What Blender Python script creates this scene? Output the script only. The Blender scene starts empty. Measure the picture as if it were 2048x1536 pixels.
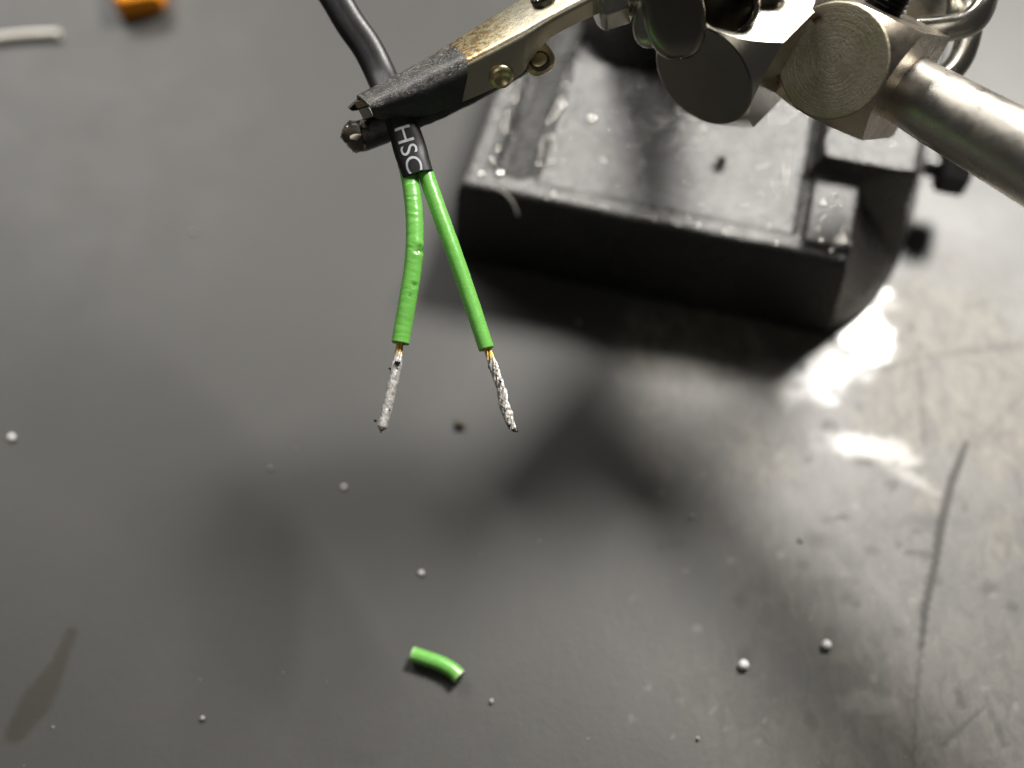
import bpy, bmesh, math, random
import numpy as np
from mathutils import Vector, Matrix, noise as mnoise

random.seed(7)
rng = np.random.default_rng(11)
S = 0.001                      # everything below is written in millimetres
SC = bpy.context.scene
COL = SC.collection

# ------------------------------------------------------------------ camera
FPX, H, PITCH = 2200.0, 111.0, math.radians(60)
cam_d = bpy.data.cameras.new("camera")
cam = bpy.data.objects.new("camera", cam_d)
COL.objects.link(cam)
cam.location = (0, 0, H * S)
cam.rotation_euler = (math.radians(90) - PITCH, 0, 0)
cam_d.sensor_width = 36
cam_d.lens = 36 * FPX / 2048
cam_d.clip_start = 0.005
cam_d.clip_end = 20
cam_d.dof.use_dof = True
cam_d.dof.focus_distance = 0.0985
cam_d.dof.aperture_fstop = cam_d.lens / 3.5
SC.camera = cam

# ------------------------------------------------------------------ light
w = bpy.data.worlds.new("World"); SC.world = w; w.use_nodes = True
w.node_tree.nodes["Background"].inputs[0].default_value = (0.9, 0.88, 0.84, 1)
w.node_tree.nodes["Background"].inputs[1].default_value = 0.04

def area(name, loc, target, size, power, color, shape='DISK', size_y=None):
    l = bpy.data.lights.new(name, 'AREA'); l.shape = shape; l.size = size * S
    if size_y: l.size_y = size_y * S
    l.energy = power; l.color = color
    o = bpy.data.objects.new(name, l); COL.objects.link(o)
    o.location = Vector(loc) * S
    o.rotation_euler = (Vector(target) - Vector(loc)).to_track_quat('-Z', 'Y').to_euler()
    return o
area("desk_lamp", (165, 275, 325), (20, 62, 10), 105, 4.0, (1.0, 0.965, 0.91))
area("ceiling_light", (-560, 950, 900), (-10, 80, 0), 620, 8.8, (1.0, 0.975, 0.93), 'RECTANGLE', 420)
area("fill_light", (-350, -620, 1000), (0, 60, 0), 500, 1.1, (1.0, 0.95, 0.84), 'RECTANGLE', 350)  # unseen fill added in front to lift faces turned from the lamp

SC.view_settings.view_transform = 'Standard'
SC.view_settings.look = 'None'
SC.view_settings.exposure = 0.0
SC.view_settings.gamma = 1.0
SC.cycles.use_denoising = True
SC.cycles.caustics_reflective = False
SC.cycles.caustics_refractive = False
SC.cycles.sample_clamp_indirect = 4.0

# ------------------------------------------------------------------ helpers
R_ = Vector((1, 0, 0)); F_ = Vector((0, math.cos(PITCH), -math.sin(PITCH))); U_ = Vector((0, math.sin(PITCH), math.cos(PITCH)))
EYE = Vector((0, 0, H))
def P(px, py, d):
    """world point (mm) that the photograph shows at px,py and that stands d mm deep"""
    return EYE + d * (F_ + (px - 1024) / FPX * R_ - (py - 768) / FPX * U_)
def Z(px, py, h=0.0):
    d = F_ + (px - 1024) / FPX * R_ - (py - 768) / FPX * U_
    return EYE + d * ((h - H) / d.z)

def link_mesh(name, verts, faces, mat, parent=None, smooth=True, origin=None, sharp=None):
    """verts in world mm; links ONE mesh object"""
    me = bpy.data.meshes.new(name)
    if origin is None:
        origin = parent['_o'] if parent is not None and '_o' in parent else None
    if origin is None:
        a = np.array([tuple(v) for v in verts]); origin = ((a[:, 0].min() + a[:, 0].max()) / 2, (a[:, 1].min() + a[:, 1].max()) / 2, a[:, 2].min())
    ox, oy, oz = origin
    me.from_pydata([((v[0] - ox) * S, (v[1] - oy) * S, (v[2] - oz) * S) for v in verts], [], [tuple(f) for f in faces])
    me.update()
    for m in (mat if isinstance(mat, (list, tuple)) else [mat]): me.materials.append(m)
    me.polygons.foreach_set('use_smooth', [smooth] * len(me.polygons))
    if sharp is not None and smooth: me.set_sharp_from_angle(angle=math.radians(sharp))
    o = bpy.data.objects.new(name, me); COL.objects.link(o)
    if parent is None:
        o.location = Vector(origin) * S
    else:
        o.parent = parent
    o['_o'] = list(origin)
    return o
def thing(name, label, cat, origin, group=None):
    o = bpy.data.objects.new(name, None); COL.objects.link(o)
    o.empty_display_size = 0.005
    o.location = Vector(origin) * S; o['_o'] = list(origin)
    return tag(o, label, cat, group)
def tag(o, label=None, cat=None, group=None, kind=None):
    if label: o['label'] = label
    if cat: o['category'] = cat
    if group: o['group'] = group
    if kind: o['kind'] = kind
    return o
def bevel(o, width, seg=2, ang=30):
    m = o.modifiers.new('bevel', 'BEVEL'); m.width = width * S; m.segments = seg
    m.limit_method = 'ANGLE'; m.angle_limit = math.radians(ang); m.harden_normals = False
    return o

class MB:
    def __init__(s): s.v = []; s.f = []
    def add(s, v, f):
        n = len(s.v); s.v += [tuple(x) for x in v]; s.f += [tuple(i + n for i in q) for q in f]
    def build(s, name, mat, parent=None, **k): return link_mesh(name, s.v, s.f, mat, parent, **k)

def spline(pts, n):
    """Catmull-Rom through rows of numbers, n samples"""
    p = np.array([list(q) for q in pts], float)
    p = np.vstack([2 * p[0] - p[1], p, 2 * p[-1] - p[-2]])
    m = len(p) - 3; out = []
    for t in np.linspace(0, m, n):
        i = min(int(t), m - 1); u = t - i; a, b, c, d = p[i:i + 4]
        out.append(.5 * (2 * b + (c - a) * u + (2 * a - 5 * b + 4 * c - d) * u * u + (3 * b - a - 3 * c + d) * u ** 3))
    return np.array(out)
def frames(path, ref):
    t = np.gradient(path, axis=0); t /= np.linalg.norm(t, axis=1)[:, None]
    ref = np.array(ref, float)
    a = np.cross(t, ref); a /= np.linalg.norm(a, axis=1)[:, None]      # across
    b = np.cross(a, t)                                                  # towards ref
    return t, a, b
def sweep(path, ref, rad, nseg=32, cap=True):
    """rad(i, k, phi) -> (ra, rb): offsets across and towards ref"""
    t, a, b = frames(path, ref); v = []; f = []
    n = len(path)
    for i in range(n):
        for k in range(nseg):
            ph = 2 * math.pi * k / nseg
            ra, rb = rad(i, k, ph)
            v.append(path[i] + a[i] * ra + b[i] * rb)
    for i in range(n - 1):
        for k in range(nseg):
            k2 = (k + 1) % nseg
            f.append((i * nseg + k, i * nseg + k2, (i + 1) * nseg + k2, (i + 1) * nseg + k))
    if cap:
        f.append(tuple(range(nseg))[::-1]); f.append(tuple((n - 1) * nseg + k for k in range(nseg)))
    return v, f
def tube(pts, r, ref, n=24, nseg=20):
    path = spline(pts, n)
    rr = r if callable(r) else (lambda s: r)
    return sweep(path, ref, lambda i, k, ph: (math.cos(ph) * rr(i / (n - 1)), math.sin(ph) * rr(i / (n - 1))), nseg)
def basis(n, xref):
    n = Vector(n).normalized(); x = Vector(xref); x = (x - n * x.dot(n)).normalized()
    return n, x, n.cross(x)
def lathe(c, n, xref, prof, seg=48):
    """prof: (radius, height along n); closed top and bottom where radius is 0"""
    n, x, y = basis(n, xref); c = Vector(c); v = []; f = []
    for r, h in prof:
        for k in range(seg):
            a = 2 * math.pi * k / seg
            v.append(c + n * h + (x * math.cos(a) + y * math.sin(a)) * r)
    for i in range(len(prof) - 1):
        for k in range(seg):
            k2 = (k + 1) % seg
            f.append((i * seg + k, i * seg + k2, (i + 1) * seg + k2, (i + 1) * seg + k))
    f.append(tuple(range(seg))[::-1]); f.append(tuple((len(prof) - 1) * seg + k for k in range(seg)))
    return v, f
def blob(c, r, seed, sq=(1, 1, 1), amp=.2, freq=1.0, sub=2):
    bm = bmesh.new(); bmesh.ops.create_icosphere(bm, subdivisions=sub, radius=1.0)
    v = []
    for q in bm.verts:
        p = q.co.copy(); k = 1 + amp * mnoise.noise(p * freq + Vector((seed * 3.1, seed * 1.7, seed)))
        v.append((c[0] + p.x * r * sq[0] * k, c[1] + p.y * r * sq[1] * k, c[2] + p.z * r * sq[2] * k))
    f = [tuple(x.index for x in q.verts) for q in bm.faces]; bm.free()
    return v, f

# ------------------------------------------------------------------ materials
class Mat:
    def __init__(s, name):
        s.m = bpy.data.materials.new(name); s.m.use_nodes = True
        s.t = s.m.node_tree; s.n = s.t.nodes; s.b = s.n['Principled BSDF']
        tc = s.n.new('ShaderNodeTexCoord'); mp = s.n.new('ShaderNodeMapping'); mp.inputs['Scale'].default_value = (1000,) * 3
        s.t.links.new(tc.outputs['Object'], mp.inputs[0]); s.co = mp.outputs[0]
    def L(s, a, b): s.t.links.new(a, b)
    def stretch(s, sc, rot=(0, 0, 0)):
        mp = s.n.new('ShaderNodeMapping'); mp.inputs['Scale'].default_value = sc; mp.inputs['Rotation'].default_value = rot
        s.L(s.co, mp.inputs[0]); return mp.outputs[0]
    def noise(s, scale, detail=4, rough=.55, co=None, dist=0.0):
        q = s.n.new('ShaderNodeTexNoise'); q.inputs['Scale'].default_value = scale; q.inputs['Detail'].default_value = detail
        q.inputs['Roughness'].default_value = rough; q.inputs['Distortion'].default_value = dist
        s.L(co if co is not None else s.co, q.inputs['Vector']); return q.outputs['Fac']
    def voro(s, scale, feature='F1', out='Distance', co=None):
        q = s.n.new('ShaderNodeTexVoronoi'); q.inputs['Scale'].default_value = scale; q.feature = feature
        s.L(co if co is not None else s.co, q.inputs['Vector']); return q.outputs[out]
    def ramp(s, fac, stops, interp='LINEAR'):
        q = s.n.new('ShaderNodeValToRGB'); q.color_ramp.interpolation = interp
        e = q.color_ramp.elements
        while len(e) < len(stops): e.new(.5)
        for x, (p, c) in zip(e, stops):
            x.position = p; x.color = (c, c, c, 1) if isinstance(c, (int, float)) else (*c, 1)
        s.L(fac, q.inputs[0]); return q.outputs[0]
    def mix(s, fac, a, b, mode='MIX'):
        q = s.n.new('ShaderNodeMix'); q.data_type = 'RGBA'; q.blend_type = mode
        for val, sock in ((fac, q.inputs[0]), (a, q.inputs[6]), (b, q.inputs[7])):
            if isinstance(val, (int, float)): sock.default_value = val if sock is q.inputs[0] else (val, val, val, 1)
            elif isinstance(val, tuple): sock.default_value = (*val, 1)
            else: s.L(val, sock)
        return q.outputs[2]
    def math(s, op, a, b=None, c=None):
        q = s.n.new('ShaderNodeMath'); q.operation = op
        for i, val in enumerate((a, b, c)):
            if val is None: continue
            if isinstance(val, (int, float)): q.inputs[i].default_value = val
            else: s.L(val, q.inputs[i])
        return q.outputs[0]
    def attr(s, name):
        q = s.n.new('ShaderNodeAttribute'); q.attribute_name = name; return q.outputs['Fac']
    def bump(s, h, dist, strength=1.0, prev=None):
        q = s.n.new('ShaderNodeBump'); q.inputs['Distance'].default_value = dist * S; q.inputs['Strength'].default_value = strength
        s.L(h, q.inputs['Height'])
        if prev is not None: s.L(prev, q.inputs['Normal'])
        s.L(q.outputs[0], s.b.inputs['Normal']); return q.outputs[0]
    def set(s, **k):
        for key, val in k.items():
            i = s.b.inputs[{'color': 'Base Color', 'rough': 'Roughness', 'metal': 'Metallic', 'spec': 'Specular IOR Level', 'coat': 'Coat Weight',
                            'coat_rough': 'Coat Roughness', 'sss': 'Subsurface Weight', 'aniso': 'Anisotropic'}[key]]
            if isinstance(val, tuple): i.default_value = (*val, 1)
            elif isinstance(val, (int, float)): i.default_value = val
            else: s.L(val, i)
        return s

def mat_desk():
    m = Mat('worn_dark_laminate')
    fine = m.noise(1.6, 5, .6); broad = m.noise(.035, 4, .55)
    grain = m.noise(.62, 6, .7, m.stretch((1, .55, 1), (0, 0, .25)), .8)
    c = m.mix(broad, (.030, .0295, .028), (.048, .047, .044))
    c = m.mix(m.math('MULTIPLY', fine, .35), c, (.060, .058, .054))
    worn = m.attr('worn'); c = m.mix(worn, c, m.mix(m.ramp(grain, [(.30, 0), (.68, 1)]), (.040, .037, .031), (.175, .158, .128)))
    c = m.mix(m.attr('olive'), c, (.020, .0185, .010))
    c = m.mix(m.math('MULTIPLY', m.attr('dark'), .8), c, (.016, .0155, .014))
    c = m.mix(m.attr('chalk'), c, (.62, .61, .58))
    r = m.ramp(m.noise(.12, 5, .6), [(.3, .445), (.7, .495)])
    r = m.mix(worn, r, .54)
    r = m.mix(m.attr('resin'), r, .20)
    r = m.mix(m.attr('dark'), r, .7)
    r = m.mix(m.attr('olive'), r, .42)
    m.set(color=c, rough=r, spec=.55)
    h = m.math('ADD', m.math('MULTIPLY', grain, .6), m.math('MULTIPLY', fine, .4))
    b = m.bump(h, .05, .6)
    m.bump(m.math('MULTIPLY', m.attr('dark'), -1.0), .05, .5, b)
    return m.m
def mat_iron():
    m = Mat('glossy_black_paint')
    lump = m.noise(1.7, 4, .6); fine = m.noise(3.6, 5, .75)
    chips = m.ramp(m.noise(.9, 5, .7), [(.70, 0), (.76, 1)])
    haze = m.ramp(m.noise(.16, 4, .6), [(.4, 0), (.7, 1)])
    c = m.mix(haze, (.004, .004, .004), (.012, .0115, .010))
    c = m.mix(m.math('MULTIPLY', chips, .6), c, (.055, .035, .02))
    g = m.n.new('ShaderNodeNewGeometry'); sx = m.n.new('ShaderNodeSeparateXYZ'); m.L(g.outputs['True Normal'], sx.inputs[0])
    dust = m.math('MULTIPLY', m.ramp(sx.outputs[2], [(.75, 0), (.97, 1)]), m.ramp(m.noise(.8, 5, .7), [(.35, .25), (.65, .9)]))    # paler level faces, the lamp's brightness put into the colour
    c = m.mix(dust, c, (.095, .093, .088))
    m.set(color=c, rough=m.ramp(haze, [(.2, .22), (.8, .36)]), spec=.85)
    b = m.bump(lump, .20, .7)
    m.bump(fine, .11, .8, b)
    return m.m
def mat_plain_black(name, rough=.3, col=(.008, .008, .008)):
    m = Mat(name); m.set(color=col, rough=m.ramp(m.noise(2, 3), [(.3, rough * .8), (.7, rough * 1.3)]))
    m.bump(m.noise(5, 3), .02, .4); return m.m
def mat_nickel(name='nickel_plate', col=(.60, .58, .52), rough=.20, brush=None, blotch=.35):
    m = Mat(name)
    n1 = m.noise(.5, 5, .6); n2 = m.noise(9, 4, .6)
    c = m.mix(m.math('MULTIPLY', m.ramp(n1, [(.35, 0), (.7, 1)]), blotch), col, tuple(x * y for x, y in zip(col, (.72, .66, .56))))
    pits = m.ramp(m.noise(5.5, 3, .6), [(.24, 1), (.31, 0)])
    c = m.mix(m.math('MULTIPLY', pits, .6), c, (.10, .08, .05))
    m.set(color=c, metal=1.0, rough=m.ramp(n1, [(.3, rough * .8), (.7, rough * 1.35)]))
    h = m.math('ADD', m.math('MULTIPLY', n2, .5), m.noise(30, 3, .6))
    if brush: h = m.math('ADD', h, m.math('MULTIPLY', m.noise(1, 4, .7, m.stretch(*brush)), 2.0))
    m.bump(h, .012, .5); return m.m
def mat_turned():
    """lathe-turned end face: rings about the object's own z axis through attribute 'ring' (mm from the axis)"""
    m = Mat('turned_brass_nickel')
    rr = m.attr('ring')
    q = m.n.new('ShaderNodeCombineXYZ'); m.L(rr, q.inputs[0])
    ringn = m.noise(5.5, 4, .75, q.outputs[0])
    n1 = m.noise(.55, 5, .65); n2 = m.noise(6, 4, .6)
    c = m.mix(m.ramp(n1, [(.35, 0), (.65, 1)]), (.40, .355, .25), (.50, .455, .36))
    green = m.ramp(m.noise(.3, 3, .5), [(.5, 0), (.68, 1)])
    c = m.mix(m.math('MULTIPLY', green, .45), c, (.33, .34, .18))
    c = m.mix(m.attr('spot'), c, (.10, .05, .012))
    scr = m.ramp(m.noise(2.2, 6, .75, m.stretch((1, 4, 1), (.3, .2, .9))), [(.70, 0), (.76, 1)])
    c = m.mix(m.math('MULTIPLY', scr, .5), c, (.75, .70, .6))
    m.set(color=c, metal=1.0, rough=m.ramp(n2, [(.3, .40), (.7, .55)]))
    h = m.math('ADD', m.math('MULTIPLY', ringn, 1.25), m.math('MULTIPLY', m.noise(2.2, 6, .75), 1.3))
    m.bump(h, .075, .8)
    return m.m
def mat_jaw():
    m = Mat('heat_stained_plate')
    n1 = m.noise(.95, 6, .75, dist=1.6); n2 = m.noise(7, 4, .6)
    base = (.66, .61, .47)
    st = m.math('MULTIPLY', m.attr('scorch'), m.ramp(n1, [(.46, 0), (.54, 1)]))
    c = m.mix(m.math('MULTIPLY', m.attr('scorch'), .7), base, (.80, .68, .34))
    c = m.mix(st, c, m.mix(m.ramp(m.noise(2.5, 4), [(.4, 0), (.6, 1)]), (.36, .17, .03), (.20, .10, .06)))
    m.set(color=c, metal=1.0, rough=m.ramp(n2, [(.3, .28), (.7, .42)]))
    m.bump(m.math('ADD', m.math('MULTIPLY', n1, 1.0), m.math('MULTIPLY', n2, .4)), .05, .6)
    return m.m
def mat_tape():
    m = Mat('scuffed_black_shrink_tube')
    warp = m.noise(1.2, 5, .6, dist=1.5)
    v1 = m.noise(1.6, 5, .6, m.stretch((1.0, 2.2, 1.6), (.3, .5, .4)), 1.8)
    line = m.ramp(m.math('ABSOLUTE', m.math('SUBTRACT', v1, .5)), [(.006, 1), (.022, 0)])
    sc = m.ramp(m.noise(3.6, 6, .8, m.stretch((1.0, .35, .6), (.2, .5, 1.0))), [(.60, 0), (.70, 1)])
    mask = m.ramp(m.noise(.7, 3), [(.36, 0), (.52, 1)])
    wear = m.math('MULTIPLY', m.math('MULTIPLY', m.math('MAXIMUM', line, sc), mask), m.math('MULTIPLY_ADD', m.attr('rub'), .9, .1))
    c = m.mix(m.math('MULTIPLY', wear, .8), (.022, .0215, .021), (.42, .40, .36))
    m.set(color=c, rough=m.ramp(warp, [(.35, .30), (.7, .46)]), spec=.75)
    h = m.math('ADD', m.math('MULTIPLY', warp, .8), m.math('MULTIPLY', wear, .6))
    b = m.bump(h, .07, .7); m.bump(m.noise(14, 3), .015, .5, b)
    return m.m
def mat_jacket():
    m = Mat('black_shrink_sleeve')
    st = m.noise(1.2, 5, .6, m.stretch((3, 1, 1)))
    m.set(color=m.mix(st, (.010, .010, .011), (.015, .015, .016)), rough=m.ramp(st, [(.3, .40), (.7, .48)]), spec=.42)
    b = m.bump(st, .015, .3); m.bump(m.noise(12, 3), .008, .5, b)
    return m.m
def mat_green():
    m = Mat('green_pvc')
    n = m.noise(.8, 4); along = m.attr('crimp')
    c = m.mix(n, (.125, .385, .066), (.150, .43, .080))
    c = m.mix(m.attr('nick'), c, (.012, .05, .008))
    c = m.mix(m.attr('cut'), c, (.36, .56, .24))
    m.set(color=c, rough=m.ramp(m.noise(4, 4), [(.3, .22), (.7, .33)]), spec=.8, sss=.06)
    m.b.inputs['Subsurface Radius'].default_value = (.0004, .0008, .0003)
    h = m.math('ADD', m.math('MULTIPLY', m.noise(3.5, 5, .6), .4), m.math('MULTIPLY', along, 1.0))
    m.bump(h, .035, .8); return m.m
def mat_tinned(name, k):
    m = Mat(name)
    s = m.attr('along'); lump = m.noise(4.2 if k > .5 else 2.6, 5, .7)
    tin = m.mix(m.ramp(lump, [(.35, 0), (.60, 1)]), (.36, .32, .27) if k > .5 else (.50, .485, .46), (.74, .72, .69))
    ox = m.ramp(m.noise(4.4, 4, .65), [(.54, 0), (.62, 1)] if k > .5 else [(.58, 0), (.70, 1)])
    tin = m.mix(m.math('MULTIPLY', ox, k), tin, (.055, .042, .03))
    edge = m.math('ADD', s, m.math('MULTIPLY', m.math('SUBTRACT', lump, .5), .14))
    c = m.mix(m.ramp(edge, [(.15, 0), (.26, 1)]), (.78, .52, .12), tin)
    m.set(color=c, metal=m.ramp(edge, [(.12, .8), (.30, .55)]), rough=m.ramp(lump, [(.3, .28), (.7, .48)]))
    b = m.bump(lump, .13 if k > .5 else .075, .7); m.bump(m.noise(14, 3), .02, .6, b); return m.m
def mat_simple(name, col, rough=.5, metal=0.0, var=.25, bscale=4, bdist=.03, spec=.5):
    m = Mat(name); n = m.noise(1.3, 4)
    m.set(color=m.mix(n, tuple(x * (1 - var) for x in col), tuple(min(1, x * (1 + var)) for x in col)), rough=rough, metal=metal, spec=spec)
    m.bump(m.noise(bscale, 4), bdist, .6); return m.m

M = dict(desk=mat_desk(), iron=mat_iron(), black=mat_plain_black('black_oxide'), nickel=mat_nickel(), chrome=mat_nickel('polished_plate', (.28, .268, .235), .12),
         steel=mat_nickel('rod_steel', (.66, .63, .57), .29, None, .4), turned=mat_turned(), jaw=mat_jaw(), tape=mat_tape(), jacket=mat_jacket(), green=mat_green(),
         tin=mat_tinned('twisted_tinned_strands', .95), tin_smooth=mat_tinned('soldered_strands', .32), ink=mat_simple('white_print', (.38, .39, .42), .6, 0, .2, 9, .02), bead=mat_simple('glint_bead_metal', (.80, .78, .74), .16, 1.0, .1, 3, .01),
         soot=mat_simple('burnt_flux', (.012, .010, .008), .16, 0, .3), amber=mat_simple('orange_plastic', (1.0, .30, .006), .5), solder=mat_simple('solder', (.86, .84, .80), .75, .0),
         crumb=mat_simple('brown_crumb', (.085, .070, .048), .7), pale=mat_simple('pale_tinned_wire', (.72, .68, .62), .42, .35), brown=mat_nickel('tarnished_plate', (.50, .445, .37), .26), burnt=mat_nickel('burnt_steel', (.20, .185, .155), .30), gold=mat_nickel('brassy_plate', (.68, .58, .36), .32),
         fibre=mat_simple('grey_fibre', (.34, .32, .29), .7), speck=mat_simple('grey_dust', (.30, .29, .27), .6))

# ------------------------------------------------------------------ desk
def seg_dist(X, Y, pts):
    """distance to a polyline and the width factor along it (pts: x, y, halfwidth)"""
    best = np.full(X.shape, 1e9)
    for (x0, y0, w0), (x1, y1, w1) in zip(pts[:-1], pts[1:]):
        dx, dy = x1 - x0, y1 - y0; t = np.clip(((X - x0) * dx + (Y - y0) * dy) / (dx * dx + dy * dy), 0, 1)
        d = np.hypot(X - x0 - t * dx, Y - y0 - t * dy) / (w0 + (w1 - w0) * t)
        best = np.minimum(best, d)
    return best
def soft(d, a=.75, b=1.25): return 1 - np.clip((d - a) / (b - a), 0, 1)
def vnoise(X, Y, sc, seed):
    """cheap value noise for stain outlines"""
    r = np.random.default_rng(seed); g = r.random((64, 64)); x = X * sc; y = Y * sc
    i = np.floor(x).astype(int); j = np.floor(y).astype(int); u = x - i; v = y - j; u = u * u * (3 - 2 * u); v = v * v * (3 - 2 * v)
    G = lambda a, b: g[a % 64, b % 64]
    return (G(i, j) * (1 - u) + G(i + 1, j) * u) * (1 - v) + (G(i, j + 1) * (1 - u) + G(i + 1, j + 1) * u) * v
def fbm(X, Y, sc, seed): return sum(vnoise(X, Y, sc * 2 ** k, seed + k) / 2 ** k for k in range(4)) / 1.875
def build_desk():
    xs = np.concatenate([np.linspace(-900, -95, 18), np.linspace(-94.6, 94.6, 474), np.linspace(95, 900, 18)])
    ys = np.concatenate([np.linspace(-250, 9.5, 10), np.linspace(10, 150, 351), np.linspace(150.5, 900, 18)])
    X, Y = np.meshgrid(xs, ys); nx, ny = len(xs), len(ys)
    v = np.stack([X, Y, np.zeros_like(X)], -1).reshape(-1, 3)
    i = np.arange(nx * ny).reshape(ny, nx)
    f = np.stack([i[:-1, :-1], i[:-1, 1:], i[1:, 1:], i[1:, :-1]], -1).reshape(-1, 4)
    me = bpy.data.meshes.new('desk'); me.vertices.add(len(v)); me.vertices.foreach_set('co', (v * S).ravel())
    me.loops.add(f.size); me.loops.foreach_set('vertex_index', f.ravel()); me.polygons.add(len(f))
    me.polygons.foreach_set('loop_start', np.arange(0, f.size, 4)); me.update(calc_edges=True)
    me.polygons.foreach_set('use_smooth', np.ones(len(f), bool))
    A = {k: np.zeros(X.shape) for k in ('olive', 'dark', 'chalk', 'resin', 'worn')}
    def line(k, pts, amt=1.0, jag=.3, seed=1):
        q = [(Z(x, y).x, Z(x, y).y, hw) for x, y, hw in pts]
        d = seg_dist(X, Y, q) + jag * (fbm(X, Y, .9, seed) - .5) * 2
        A[k] = np.maximum(A[k], soft(d) * amt)
    def spot(k, x, y, rx, ry, amt=1.0, jag=.5, seed=1, sc=.5, ang=0, a=.75, b=1.25):
        c = Z(x, y); dx = X - c.x; dy = Y - c.y; ca, sa = math.cos(ang), math.sin(ang)
        d = np.hypot((dx * ca + dy * sa) / rx, (-dx * sa + dy * ca) / ry) + jag * (fbm(X, Y, sc, seed) - .5) * 2
        A[k] = np.maximum(A[k], soft(d, a, b) * amt)
    # olive flux streak, near edge of the desk
    line('olive', [(142, 1265, .60), (118, 1330, .85), (75, 1400, 1.6), (32, 1465, 1.1)], .62, .2, 3)
    # long dark gouge and its hairline tail
    line('dark', [(1934, 886, .28), (1905, 960, .40), (1882, 1050, .52), (1870, 1130, .42), (1850, 1220, .38), (1843, 1300, .24)], .85, .2, 5)
    line('dark', [(1843, 1300, .22), (1832, 1400, .2), (1826, 1536, .2)], .5, .5, 6)
    line('dark', [(1890, 1490, .3), (1975, 1410, .22)], .45, .5, 7)
    line('dark', [(1972, 1400, .4), (2010, 1490, .3)], .5, .6, 8)
    line('dark', [(1917, 1385, .5), (1928, 1415, .4)], .6, .4, 9)
    line('dark', [(1730, 745, .5), (1850, 715, .3), (2040, 690, .4)], .22, .8, 10)
    line('dark', [(1835, 690, .35), (1850, 890, .35)], .25, .9, 11)
    line('dark', [(1960, 880, .2), (2048, 790, .2)], .2, .5, 12)
    for k in range(46):                                            # pits and scorch dots in the worn corner
        x = rng.normal(1760, 190); y = rng.normal(1060, 190)
        spot('dark', x, y, abs(rng.normal(.45, .22)) + .15, abs(rng.normal(.4, .2)) + .15, rng.uniform(.12, .45), .5, 20 + k, 1.2)
    for x, y, a, b, amt in [(1440, 740, 2.2, 1.6, .55), (1650, 1180, 2.5, 1.4, .45), (1690, 1190, 1.2, 1.0, .6), (1860, 1045, 5, 1.0, .35), (1985, 1180, 1.1, .8, .8), (470, 1405, 1.0, .8, .5), (990, 1500, 1.8, 2.4, .75),
                            (725, 1525, 2.6, .9, 1.0), (955, 1455, 1.3, .8, .5), (1640, 1080, 2, 1.0, .5), (1350, 1090, 1.5, .5, .4), (1480, 1200, .8, .8, .5), (1720, 1120, 3, 1.5, .3)]:
        spot('dark', x, y, a, b, amt * .55, .7, int(x), .8, a=.2, b=1.3)
    # scraped pale laminate on the lamp side, part of it painted sheen
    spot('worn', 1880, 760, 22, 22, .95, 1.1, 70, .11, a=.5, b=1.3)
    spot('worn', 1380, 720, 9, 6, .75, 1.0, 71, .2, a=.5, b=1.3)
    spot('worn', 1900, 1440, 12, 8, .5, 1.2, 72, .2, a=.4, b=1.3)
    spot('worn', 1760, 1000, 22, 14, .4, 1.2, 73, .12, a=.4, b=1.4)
    spot('worn', 2060, 1240, 34, 30, .42, .7, 74, .1, a=.3, b=1.3)  # wide pale patch puts the lamp's sheen into the colour at lower right
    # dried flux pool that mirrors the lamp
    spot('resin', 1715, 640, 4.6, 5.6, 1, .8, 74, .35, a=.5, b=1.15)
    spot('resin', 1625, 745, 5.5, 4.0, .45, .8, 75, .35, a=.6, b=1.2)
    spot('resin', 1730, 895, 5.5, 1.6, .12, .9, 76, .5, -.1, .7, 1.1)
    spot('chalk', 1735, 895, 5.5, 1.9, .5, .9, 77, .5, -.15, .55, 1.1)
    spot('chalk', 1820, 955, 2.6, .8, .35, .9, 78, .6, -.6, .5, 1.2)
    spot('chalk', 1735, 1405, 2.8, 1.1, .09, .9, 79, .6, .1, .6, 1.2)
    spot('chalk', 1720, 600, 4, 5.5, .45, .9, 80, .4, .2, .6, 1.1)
    for k in range(70):
        spot('chalk', rng.uniform(1250, 2048), rng.uniform(560, 1500), rng.uniform(.1, .5), rng.uniform(.1, .4), rng.uniform(.03, .12), .6, 100 + k, 1.5)
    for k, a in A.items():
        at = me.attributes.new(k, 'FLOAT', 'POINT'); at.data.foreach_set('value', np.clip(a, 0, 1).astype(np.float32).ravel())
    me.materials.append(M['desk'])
    o = bpy.data.objects.new('desk', me); COL.objects.link(o); o['kind'] = 'structure'; o['label'] = 'worn dark grey desk top with scratches and pale scuffs'
build_desk()

# ------------------------------------------------------------------ soldering stand
PFL = Vector((-6.2, 82.5, 0)); E1 = Vector((.9680, -.2509, 0)); E2 = Vector((.2509, .9680, 0))
stand = thing('soldering_stand', 'black cast iron soldering stand with nickel joint blocks, rod and taped clip', 'soldering stand', (20, 92, 0))

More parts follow.
